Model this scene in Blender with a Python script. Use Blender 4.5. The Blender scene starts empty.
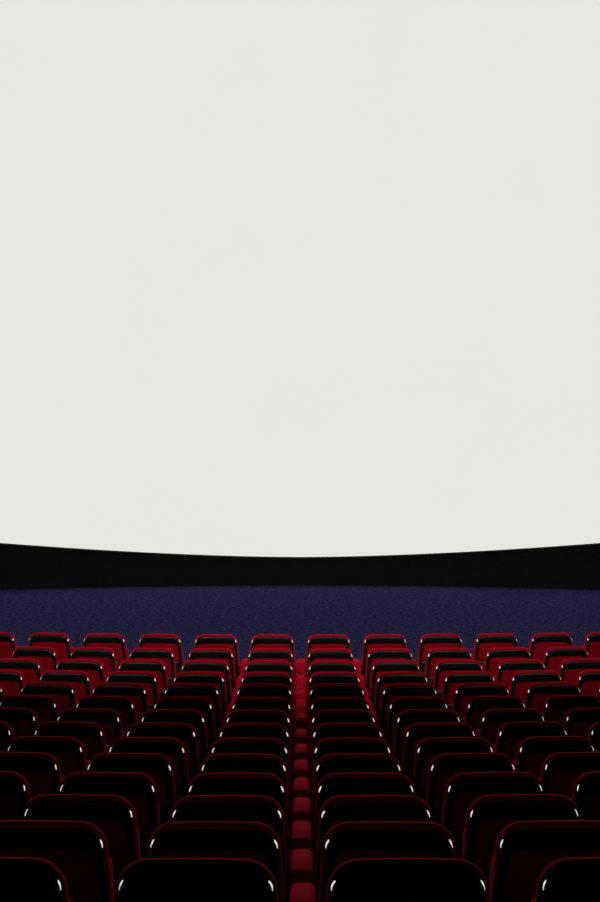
import bpy, bmesh, math, random
from mathutils import Vector, Matrix

random.seed(7)
SC = bpy.context.scene
COL = SC.collection
PI = math.pi

# ------------------------------------------------------------------ camera
F_PX = 1514.0
CAM_Z = 3.10
cam_data = bpy.data.cameras.new('camera')
cam = bpy.data.objects.new('camera', cam_data)
COL.objects.link(cam)
cam.location = (-0.006, 0.0, CAM_Z)
cam.rotation_euler = (PI / 2, 0, 0)
cam_data.sensor_width = 36.0
cam_data.lens = F_PX * 36.0 / 902.0
cam_data.clip_end = 200
SC.camera = cam

# ------------------------------------------------------------------ world, exposure
world = bpy.data.worlds.new('world')
SC.world = world
world.use_nodes = True
world.node_tree.nodes['Background'].inputs[0].default_value = (0.0, 0.0, 0.0, 1)
world.node_tree.nodes['Background'].inputs[1].default_value = 0.0
SC.view_settings.view_transform = 'Standard'
SC.view_settings.look = 'None'
SC.view_settings.exposure = 0.0
SC.view_settings.gamma = 1.0
SC.view_settings.use_curve_mapping = False

SCREEN_GLOW = 0.79            # emission standing in for projector light on the white sheet
SCREEN_TINT = (1.0, 1.008, 0.945)

# fill spots added out of view to brighten the backs of the first rows
for sx in (-1, 1):
    ld = bpy.data.lights.new('fill_spot_front', 'SPOT')
    ld.energy = 2300
    ld.color = (1.0, 0.93, 0.88)
    ld.spot_size = math.radians(64)
    ld.spot_blend = 1.0
    ld.shadow_soft_size = 0.4
    lo = bpy.data.objects.new('fill_spot_front', ld)
    COL.objects.link(lo)
    lo.location = (sx * 3.2, 9.0, 8.0)
    tgt = Vector((sx * 2.2, 21.5, 1.0))
    lo.rotation_euler = (tgt - lo.location).to_track_quat('-Z', 'Y').to_euler()

# softer fill spots added ahead of the front row to brighten crests and armrests
for sx in (-1, 1):
    ld = bpy.data.lights.new('fill_spot_rear', 'SPOT')
    ld.energy = 420
    ld.color = (1.0, 0.93, 0.88)
    ld.spot_size = math.radians(44)
    ld.spot_blend = 1.0
    ld.shadow_soft_size = 0.5
    lo = bpy.data.objects.new('fill_spot_rear', ld)
    COL.objects.link(lo)
    lo.location = (sx * 3.0, 22.0, 9.5)
    tgt = Vector((sx * 1.2, 7.5, 2.0))
    lo.rotation_euler = (tgt - lo.location).to_track_quat('-Z', 'Y').to_euler()


# ------------------------------------------------------------------ materials
def nodes_of(name):
    m = bpy.data.materials.new(name)
    m.use_nodes = True
    nt = m.node_tree
    return m, nt, nt.nodes['Principled BSDF']


def fabric(name, col_a, col_b, scale, rough=0.95, bump=0.2, sheen=0.0, spec=0.1):
    m, nt, b = nodes_of(name)
    tc = nt.nodes.new('ShaderNodeTexCoord')
    nz = nt.nodes.new('ShaderNodeTexNoise')
    nz.inputs['Scale'].default_value = scale
    nz.inputs['Detail'].default_value = 3
    mx = nt.nodes.new('ShaderNodeMix')
    mx.data_type = 'RGBA'
    mx.inputs[6].default_value = (*col_a, 1)
    mx.inputs[7].default_value = (*col_b, 1)
    bp = nt.nodes.new('ShaderNodeBump')
    bp.inputs['Strength'].default_value = bump
    bp.inputs['Distance'].default_value = 0.004
    nt.links.new(tc.outputs['Object'], nz.inputs['Vector'])
    ct = nt.nodes.new('ShaderNodeMapRange')
    ct.inputs[1].default_value, ct.inputs[2].default_value = 0.36, 0.64
    nt.links.new(nz.outputs['Fac'], ct.inputs[0])
    nt.links.new(ct.outputs[0], mx.inputs[0])
    nt.links.new(mx.outputs[2], b.inputs['Base Color'])
    nt.links.new(nz.outputs['Fac'], bp.inputs['Height'])
    nt.links.new(bp.outputs['Normal'], b.inputs['Normal'])
    b.inputs['Roughness'].default_value = rough
    b.inputs['Specular IOR Level'].default_value = spec
    if sheen:
        b.inputs['Sheen Weight'].default_value = sheen
        b.inputs['Sheen Roughness'].default_value = 0.55
        b.inputs['Sheen Tint'].default_value = (1.0, 0.004, 0.045, 1)
    return m


M_RED = fabric('red_velour', (0.30, 0.0006, 0.010), (0.44, 0.001, 0.019), 220, sheen=1.0)
M_PANEL = fabric('burgundy_back_cloth', (0.19, 0.0004, 0.007), (0.30, 0.0008, 0.013), 160)
M_CARPET = fabric('blue_carpet', (0.018, 0.017, 0.052), (0.056, 0.052, 0.158), 14, bump=0.5, spec=0.0)
M_DARKWALL = fabric('black_wall_cloth', (0.011, 0.013, 0.012), (0.018, 0.020, 0.019), 40)
M_CEIL = fabric('black_ceiling_paint', (0.010, 0.010, 0.011), (0.014, 0.014, 0.015), 12)

M_PLASTIC, nt, b = nodes_of('black_gloss_plastic')
b.inputs['Base Color'].default_value = (0.006, 0.006, 0.006, 1)
b.inputs['Roughness'].default_value = 0.45
b.inputs['IOR'].default_value = 1.4
b.inputs['Specular IOR Level'].default_value = 0.3
nz = nt.nodes.new('ShaderNodeTexNoise')
nz.inputs['Scale'].default_value = 400
bp = nt.nodes.new('ShaderNodeBump')
bp.inputs['Strength'].default_value = 0.05
bp.inputs['Distance'].default_value = 0.001
nt.links.new(nz.outputs['Fac'], bp.inputs['Height'])
nt.links.new(bp.outputs['Normal'], b.inputs['Normal'])

M_METAL, nt, b = nodes_of('black_powder_coat')
b.inputs['Base Color'].default_value = (0.010, 0.010, 0.010, 1)
b.inputs['Roughness'].default_value = 0.5

M_CHROME, nt, b = nodes_of('glint_chrome')
b.inputs['Base Color'].default_value = (0.96, 0.96, 0.95, 1)
b.inputs['Metallic'].default_value = 1.0
b.inputs['Roughness'].default_value = 0.06

M_SCREEN, nt, b = nodes_of('emissive_screen')
b.inputs['Base Color'].default_value = (0.0, 0.0, 0.0, 1)
b.inputs['Roughness'].default_value = 1.0
b.inputs['Specular IOR Level'].default_value = 0.0
nz = nt.nodes.new('ShaderNodeTexNoise')
nz.inputs['Scale'].default_value = 0.35
nz.inputs['Detail'].default_value = 2
mr = nt.nodes.new('ShaderNodeMapRange')
mr.inputs[3].default_value = SCREEN_GLOW * 0.992
mr.inputs[4].default_value = SCREEN_GLOW * 1.008
tc = nt.nodes.new('ShaderNodeTexCoord')
nt.links.new(tc.outputs['Object'], nz.inputs['Vector'])
nt.links.new(nz.outputs['Fac'], mr.inputs[0])
b.inputs['Emission Color'].default_value = (*SCREEN_TINT, 1)
nt.links.new(mr.outputs[0], b.inputs['Emission Strength'])


# ------------------------------------------------------------------ mesh helpers
def finish(name, bm, mat, parent=None, smooth=True, angle=50):
    bmesh.ops.recalc_face_normals(bm, faces=bm.faces)
    me = bpy.data.meshes.new(name)
    bm.to_mesh(me)
    bm.free()
    me.materials.append(mat)
    if smooth:
        for p in me.polygons:
            p.use_smooth = True
        me.set_sharp_from_angle(angle=math.radians(angle))
    o = bpy.data.objects.new(name, me)
    COL.objects.link(o)
    if parent:
        o.parent = parent
    return o


def structure(name, bm, mat, smooth=True):
    o = finish(name, bm, mat, None, smooth)
    o['kind'] = 'structure'
    return o


def grid_mesh(fn, us, vs, flip=False):
    bm = bmesh.new()
    rows = [[bm.verts.new(fn(u, v)) for v in vs] for u in us]
    for i in range(len(us) - 1):
        for j in range(len(vs) - 1):
            f = (rows[i][j], rows[i + 1][j], rows[i + 1][j + 1], rows[i][j + 1])
            bm.faces.new(f[::-1] if flip else f)
    return bm


def lin(a, b, n):
    return [a + (b - a) * i / (n - 1) for i in range(n)]


# ------------------------------------------------------------------ row geometry
PITCH = 0.66                   # seat spacing along a row
N_ROWS = 14
Y14 = 4.70                     # distance of the nearest row of backs
BACK_TOP = 0.95
RECLINE = math.radians(12)
BOW = 0.006                    # crown of the top edge
PAD = [(0.080, -0.096), (0.056, -0.090), (0.032, -0.072), (0.013, -0.048), (0.004, -0.037), (0.0, -0.027), (0.0, -0.013), (0.003, -0.006), (0.010, -0.002), (0.020, 0.0), (0.036, 0.001)]
TOP_PX = [634.3, 648.2, 660.2, 671.7, 683.3, 697.0, 709.5, 722.7, 737.5, 753.5, 772.6, 795.0, 821.3, 858.0]
ROW_Y = [Y14 + (N_ROWS - 1 - i) for i in range(N_ROWS)]                       # front row first
ROW_Z = []
for i in range(N_ROWS):        # floor height under each row, from the height of its crests
    zs = []
    for v, w in PAD:
        py = (v - BOW) * math.sin(RECLINE) - w * math.cos(RECLINE)
        pz = BACK_TOP - (v - BOW) * math.cos(RECLINE) - w * math.sin(RECLINE)
        zs.append(CAM_Z - (TOP_PX[i] - 451.0) * (ROW_Y[i] + py) / F_PX - pz)
    ROW_Z.append(min(zs))
R_ROW = 28.0                   # the rows bow round towards the screen


def sag(x):
    x = min(abs(x), 12.0)
    return R_ROW - math.sqrt(R_ROW * R_ROW - x * x)


def rake(y):                   # floor height on the centre line
    ys, zs = ROW_Y[::-1], ROW_Z[::-1]
    if y <= ys[0]:
        return zs[0] + (ys[0] - y) * 0.135
    if y >= ys[-1]:
        t = min(1.0, (y - ys[-1]) / 1.5)
        return zs[-1] * (1 - t)
    for i in range(len(ys) - 1):
        if y <= ys[i + 1]:
            t = (y - ys[i]) / (ys[i + 1] - ys[i])
            return zs[i] * (1 - t) + zs[i + 1] * t


def floor_z(x, y):
    return rake(y - sag(x))


# ------------------------------------------------------------------ setting
ROOM_W = 22.3
ROOM_H = 15.0
Y_BACK = -3.0
R_SCR, Y_SCR = 22.0, 35.0      # curved end wall: radius and centre depth
YC = Y_SCR - R_SCR


def arc_pt(x, r=R_SCR):
    return YC + math.sqrt(max(0.0, r * r - x * x))


xs = lin(-ROOM_W, ROOM_W, 79)
ys = lin(Y_BACK, Y_SCR + 0.5, 155)
structure('floor', grid_mesh(lambda x, y: (x, y, floor_z(x, y)), xs, ys), M_CARPET)
structure('ceiling', grid_mesh(lambda x, y: (x, y, ROOM_H), lin(-ROOM_W, ROOM_W, 3), lin(Y_BACK, Y_SCR + 0.5, 3), True), M_CEIL, False)
structure('wall_left', grid_mesh(lambda y, z: (-ROOM_W, y, z), lin(Y_BACK, Y_SCR + 0.5, 3), lin(-0.2, ROOM_H, 3), True), M_DARKWALL, False)
structure('wall_right', grid_mesh(lambda y, z: (ROOM_W, y, z), lin(Y_BACK, Y_SCR + 0.5, 3), lin(-0.2, ROOM_H, 3)), M_DARKWALL, False)
structure('wall_back', grid_mesh(lambda x, z: (x, Y_BACK, z), lin(-ROOM_W, ROOM_W, 3), lin(-0.2, ROOM_H, 3)), M_DARKWALL, False)


ANG = math.radians(75)


def front_wall(t, z):
    a = t * ANG
    r = R_SCR
    return (r * math.sin(a), YC + r * math.cos(a), z)


structure('wall_front', grid_mesh(front_wall, lin(-1.06, 1.06, 97), lin(-0.3, ROOM_H, 4)), M_DARKWALL)

# the curved projection screen: a thin skin whose lower edge sweeps up to the sides
SCREEN_TOP = 13.9


def screen_low(x):
    return CAM_Z - (557.0 - 451.0) * 34.94 / F_PX + 0.385 * (min(abs(x), 9.5) / 6.70) ** 1.75


def build_screen():
    root = bpy.data.objects.new('cinema_screen', None)
    COL.objects.link(root)
    root.location = (0, Y_SCR, 0)
    root['label'] = 'huge curved blank white cinema screen above the black wall strip'
    root['category'] = 'screen'
    n = 129
    ts = lin(-1, 1, n)
    bm = bmesh.new()
    prev = None
    for t in ts:
        a = t * ANG
        ring = []
        for (r, dz) in ((R_SCR - 0.06, 0.0), (R_SCR - 0.03, 0.0)):
            x, y = r * math.sin(a), YC + r * math.cos(a)
            lo = screen_low(R_SCR * math.sin(a)) + dz
            ring.append([bm.verts.new((x, y - Y_SCR, lo + (SCREEN_TOP - lo) * k / 6)) for k in range(7)])
        if prev:
            for s in (0, 1):
                for k in range(6):
                    bm.faces.new((prev[s][k], ring[s][k], ring[s][k + 1], prev[s][k + 1]))
            bm.faces.new((prev[0][0], ring[0][0], ring[1][0], prev[1][0]))
            bm.faces.new((prev[0][6], ring[0][6], ring[1][6], prev[1][6]))
        prev = ring
    o = finish('screen_sheet', bm, M_SCREEN, root)
    # black tension batten behind the lower hem
    bm = bmesh.new()
    prev = None
    for t in ts:
        a = t * ANG
        lo = screen_low(R_SCR * math.sin(a))
        q = []
        for (r, z) in ((R_SCR - 0.055, lo - 0.035), (R_SCR - 0.055, lo - 0.002), (R_SCR - 0.006, lo - 0.002), (R_SCR - 0.006, lo - 0.035)):
            q.append(bm.verts.new((r * math.sin(a), YC + r * math.cos(a) - Y_SCR, z)))
        if prev:
            for k in range(4):
                bm.faces.new((prev[k], q[k], q[(k + 1) % 4], prev[(k + 1) % 4]))
        prev = q
    finish('hem_batten', bm, M_METAL, root)
    return root


build_screen()

# ------------------------------------------------------------------ the cinema seat
DOWN = Vector((0, math.sin(RECLINE), -math.cos(RECLINE)))
REAR = Vector((0, -math.cos(RECLINE), -math.sin(RECLINE)))
TOP = Vector((0, 0, BACK_TOP))


def P(u, v, w):                # u across, v down from the top of the back, w out of the rear face
    return TOP + Vector((u, 0, 0)) + DOWN * v + REAR * w


def half_width(v):
    return 0.242 + 0.110 * min(v, 0.30) + 0.01 * max(0.0, v - 0.30)


def loop(v0, v1, inset, r0, r1, bow, seg=6, mid=7):
    """rounded trapezoid, closed, clockwise from the lower left; same vertex count for every call"""
    hw = lambda v: half_width(v) - inset
    pts = []
    r1 = max(r1, 0.004)
    # lower left corner
    for k in range(seg + 1):
        a = PI / 2 * k / seg
        pts.append((-(hw(v1) - r1) - r1 * math.sin(a), v1 - r1 + r1 * math.cos(a)))
    # upper left corner
    for k in range(seg + 1):
        a = PI / 2 * k / seg
        v = v0 + r0 - r0 * math.sin(a)
        pts.append((-(hw(v) - r0) - r0 * math.cos(a), v))
    h = hw(v0) - r0
    for k in range(1, mid + 1):
        u = -h + 2 * h * k / (mid + 1)
        pts.append((u, v0))
    n = len(pts)
    right = [(-u, v) for (u, v) in pts[:2 * (seg + 1)]][::-1]
    pts += right
    out = []
    for (u, v) in pts:
        if bow and v < v0 + r0:
            s = 1 - min(1, (abs(u) / hw(v0)) ** 2)
            v = v - bow * s + bow * 0.0
        out.append((u, v))
    return out


def skin(bm, loops, cap_first=True, cap_last=True):
    rings = [[bm.verts.new(P(u, v, w)) for (u, v) in lp] for (lp, w) in loops]
    n = len(rings[0])
    for a, b2 in zip(rings, rings[1:]):
        for k in range(n):
            bm.faces.new((a[k], a[(k + 1) % n], b2[(k + 1) % n], b2[k]))
    if cap_first:
        bm.faces.new(rings[0])
    if cap_last:
        bm.faces.new(rings[-1][::-1])


def rounded_box(bm, cx, cy, cz, sx, sy, sz, r, seg=3):
    mt = Matrix.Translation((cx, cy, cz)) @ Matrix.Diagonal((sx, sy, sz, 1))
    g = bmesh.ops.create_cube(bm, size=1, matrix=mt)
    vs = set(g['verts'])
    es = [e for e in bm.edges if e.verts[0] in vs and e.verts[1] in vs]
    bmesh.ops.bevel(bm, geom=es, offset=r, segments=seg, profile=0.5, affect='EDGES')


BOT = 0.60


def build_seat():
    root = bpy.data.objects.new('cinema_chair', None)
    COL.objects.link(root)

    # padded red backrest; its edge rolls round to the rear and shows as a rim
    bm = bmesh.new()
    mk = lambda i: loop(i, BOT - i, i, max(0.02, 0.085 - i), 0.03, BOW)
    skin(bm, [(mk(i), w) for i, w in PAD])
    finish('backrest', bm, M_RED, root)

    # glossy black frame: bulged ring round the rear panel, closed below it
    outer = loop(0.019, BOT - 0.02, 0.011, 0.072, 0.03, BOW)
    inner = loop(0.102, 0.325, 0.050, 0.032, 0.012, 0.004)
    prof = [(0.0, -0.006), (0.0, 0.002), (0.05, 0.010), (0.14, 0.016), (0.32, 0.019), (0.65, 0.018), (0.88, 0.015), (0.97, 0.010), (1.0, 0.0)]
    lps = [([((1 - t) * a[0] + t * c[0], (1 - t) * a[1] + t * c[1]) for a, c in zip(outer, inner)], w) for t, w in prof]
    bm = bmesh.new()
    skin(bm, lps, False, False)
    finish('back_frame', bm, M_PLASTIC, root)

    # red upholstered panel set inside the frame
    bm = bmesh.new()
    pk = lambda i: loop(0.103 + i, 0.324 - i, 0.051 + i, max(0.012, 0.031 - i), 0.012, 0.004)
    skin(bm, [(pk(0.0), -0.002), (pk(0.0), 0.004), (pk(0.005), 0.007), (pk(0.015), 0.009)], False, True)
    finish('back_panel', bm, M_PANEL, root)

    # mirror plate added at each upper corner, tilted to throw a screen glint
    for s in (-1, 1):
        bm = bmesh.new()
        nrm = Vector((s * 0.78, -0.33, 0.45)).normalized()
        t1 = Vector((s * 0.30, -0.655, -1.0))
        t1 = (t1 - nrm * t1.dot(nrm)).normalized()
        t2 = nrm.cross(t1).normalized()
        c = P(s * 0.2315, 0.066, 0.015)
        L, W = 0.0165, 0.0092
        nu, nv = 5, 5
        top = {}
        for i in range(nu):
            for j in range(nv):
                a, d = -1 + 2 * i / (nu - 1), -1 + 2 * j / (nv - 1)
                shrink = 1 - 0.10 * (abs(a) ** 3)
                q = c + t1 * (L * a * (1 - 0.06 * d * d)) + t2 * (W * d * shrink) + nrm * (0.0045 - 0.0016 * a * a - 0.0009 * d * d)
                top[i, j] = bm.verts.new(q)
        for i in range(nu - 1):
            for j in range(nv - 1):
                bm.faces.new((top[i, j], top[i + 1, j], top[i + 1, j + 1], top[i, j + 1]))
        edge = [(i, 0) for i in range(nu)] + [(nu - 1, j) for j in range(1, nv)] + [(i, nv - 1) for i in range(nu - 2, -1, -1)] + [(0, j) for j in range(nv - 2, 0, -1)]
        low = [bm.verts.new(top[e].co - nrm * 0.010) for e in edge]
        for k in range(len(edge)):
            k2 = (k + 1) % len(edge)
            bm.faces.new((top[edge[k]], low[k], low[k2], top[edge[k2]]))
        bm.faces.new(low)
        o = finish('glint_plate', bm, M_CHROME, root, angle=35)
        o['label'] = 'small added mirror plate for the corner glint'

    # tip-up seat cushion, folded upright
    bm = bmesh.new()
    rounded_box(bm, 0, 0, 0, 0.47, 0.10, 0.42, 0.035, 4)
    bmesh.ops.rotate(bm, verts=bm.verts, cent=(0, 0, 0), matrix=Matrix.Rotation(math.radians(14), 3, 'X'))
    bmesh.ops.translate(bm, verts=bm.verts, vec=(0, 0.285, 0.56))
    finish('seat', bm, M_RED, root)

    # armrest at the right-hand side, shared with the neighbour
    arm = None
    bm = bmesh.new()
    rounded_box(bm, PITCH / 2, 0.205, 0.565, 0.101, 0.40, 0.13, 0.026, 4)
    arm = finish('armrest', bm, M_RED, root)

    # black side support under the armrest with a foot on the floor
    bm = bmesh.new()
    rounded_box(bm, PITCH / 2, 0.21, 0.255, 0.05, 0.26, 0.585, 0.012, 2)
    rounded_box(bm, PITCH / 2, 0.21, -0.02, 0.09, 0.34, 0.06, 0.010, 2)
    finish('side_support', bm, M_METAL, root)

    # beam that carries the back and the hinge of the cushion
    bm = bmesh.new()
    rounded_box(bm, 0.013, 0.21, 0.335, 0.59, 0.05, 0.05, 0.010, 2)
    finish('seat_beam', bm, M_METAL, root)
    return root


NEAR_FAR = ['first', 'second', 'third', 'fourth', 'fifth', 'sixth', 'seventh']


def row_words(i):              # i = 0 is the row next to the screen
    if i < 7:
        return NEAR_FAR[i] + ' row from the screen'
    j = N_ROWS - 1 - i
    return NEAR_FAR[j] + ' row from the camera'


def side_words(c):
    return NEAR_FAR[c if c >= 0 else -c - 1] + (' right' if c >= 0 else ' left') + ' of centre gap'


def copy_seat(root):
    r = root.copy()
    COL.objects.link(r)
    for ch in root.children:
        c = ch.copy()
        COL.objects.link(c)
        c.parent = r
    return r


proto = build_seat()
used = False
for i in range(N_ROWS):
    for c in range(-6, 6):
        x = (c + 0.5) * PITCH
        y = ROW_Y[i] + sag(x)
        if (abs(x) - 0.25) * F_PX / y > 306:
            continue
        if used:
            o = copy_seat(proto)
        else:
            o, used = proto, True
        o.location = (x, y, ROW_Z[i])
        o.rotation_euler = (0, 0, 1.15 * math.asin(x / R_ROW) + random.uniform(-0.006, 0.006))
        look = 'red-backed' if i < 9 else 'dark-backed'
        o['label'] = look + ' cinema seat, ' + row_words(i) + ', ' + side_words(c)
        o['category'] = 'seat'
        o['group'] = 'cinema seats in curved rows'
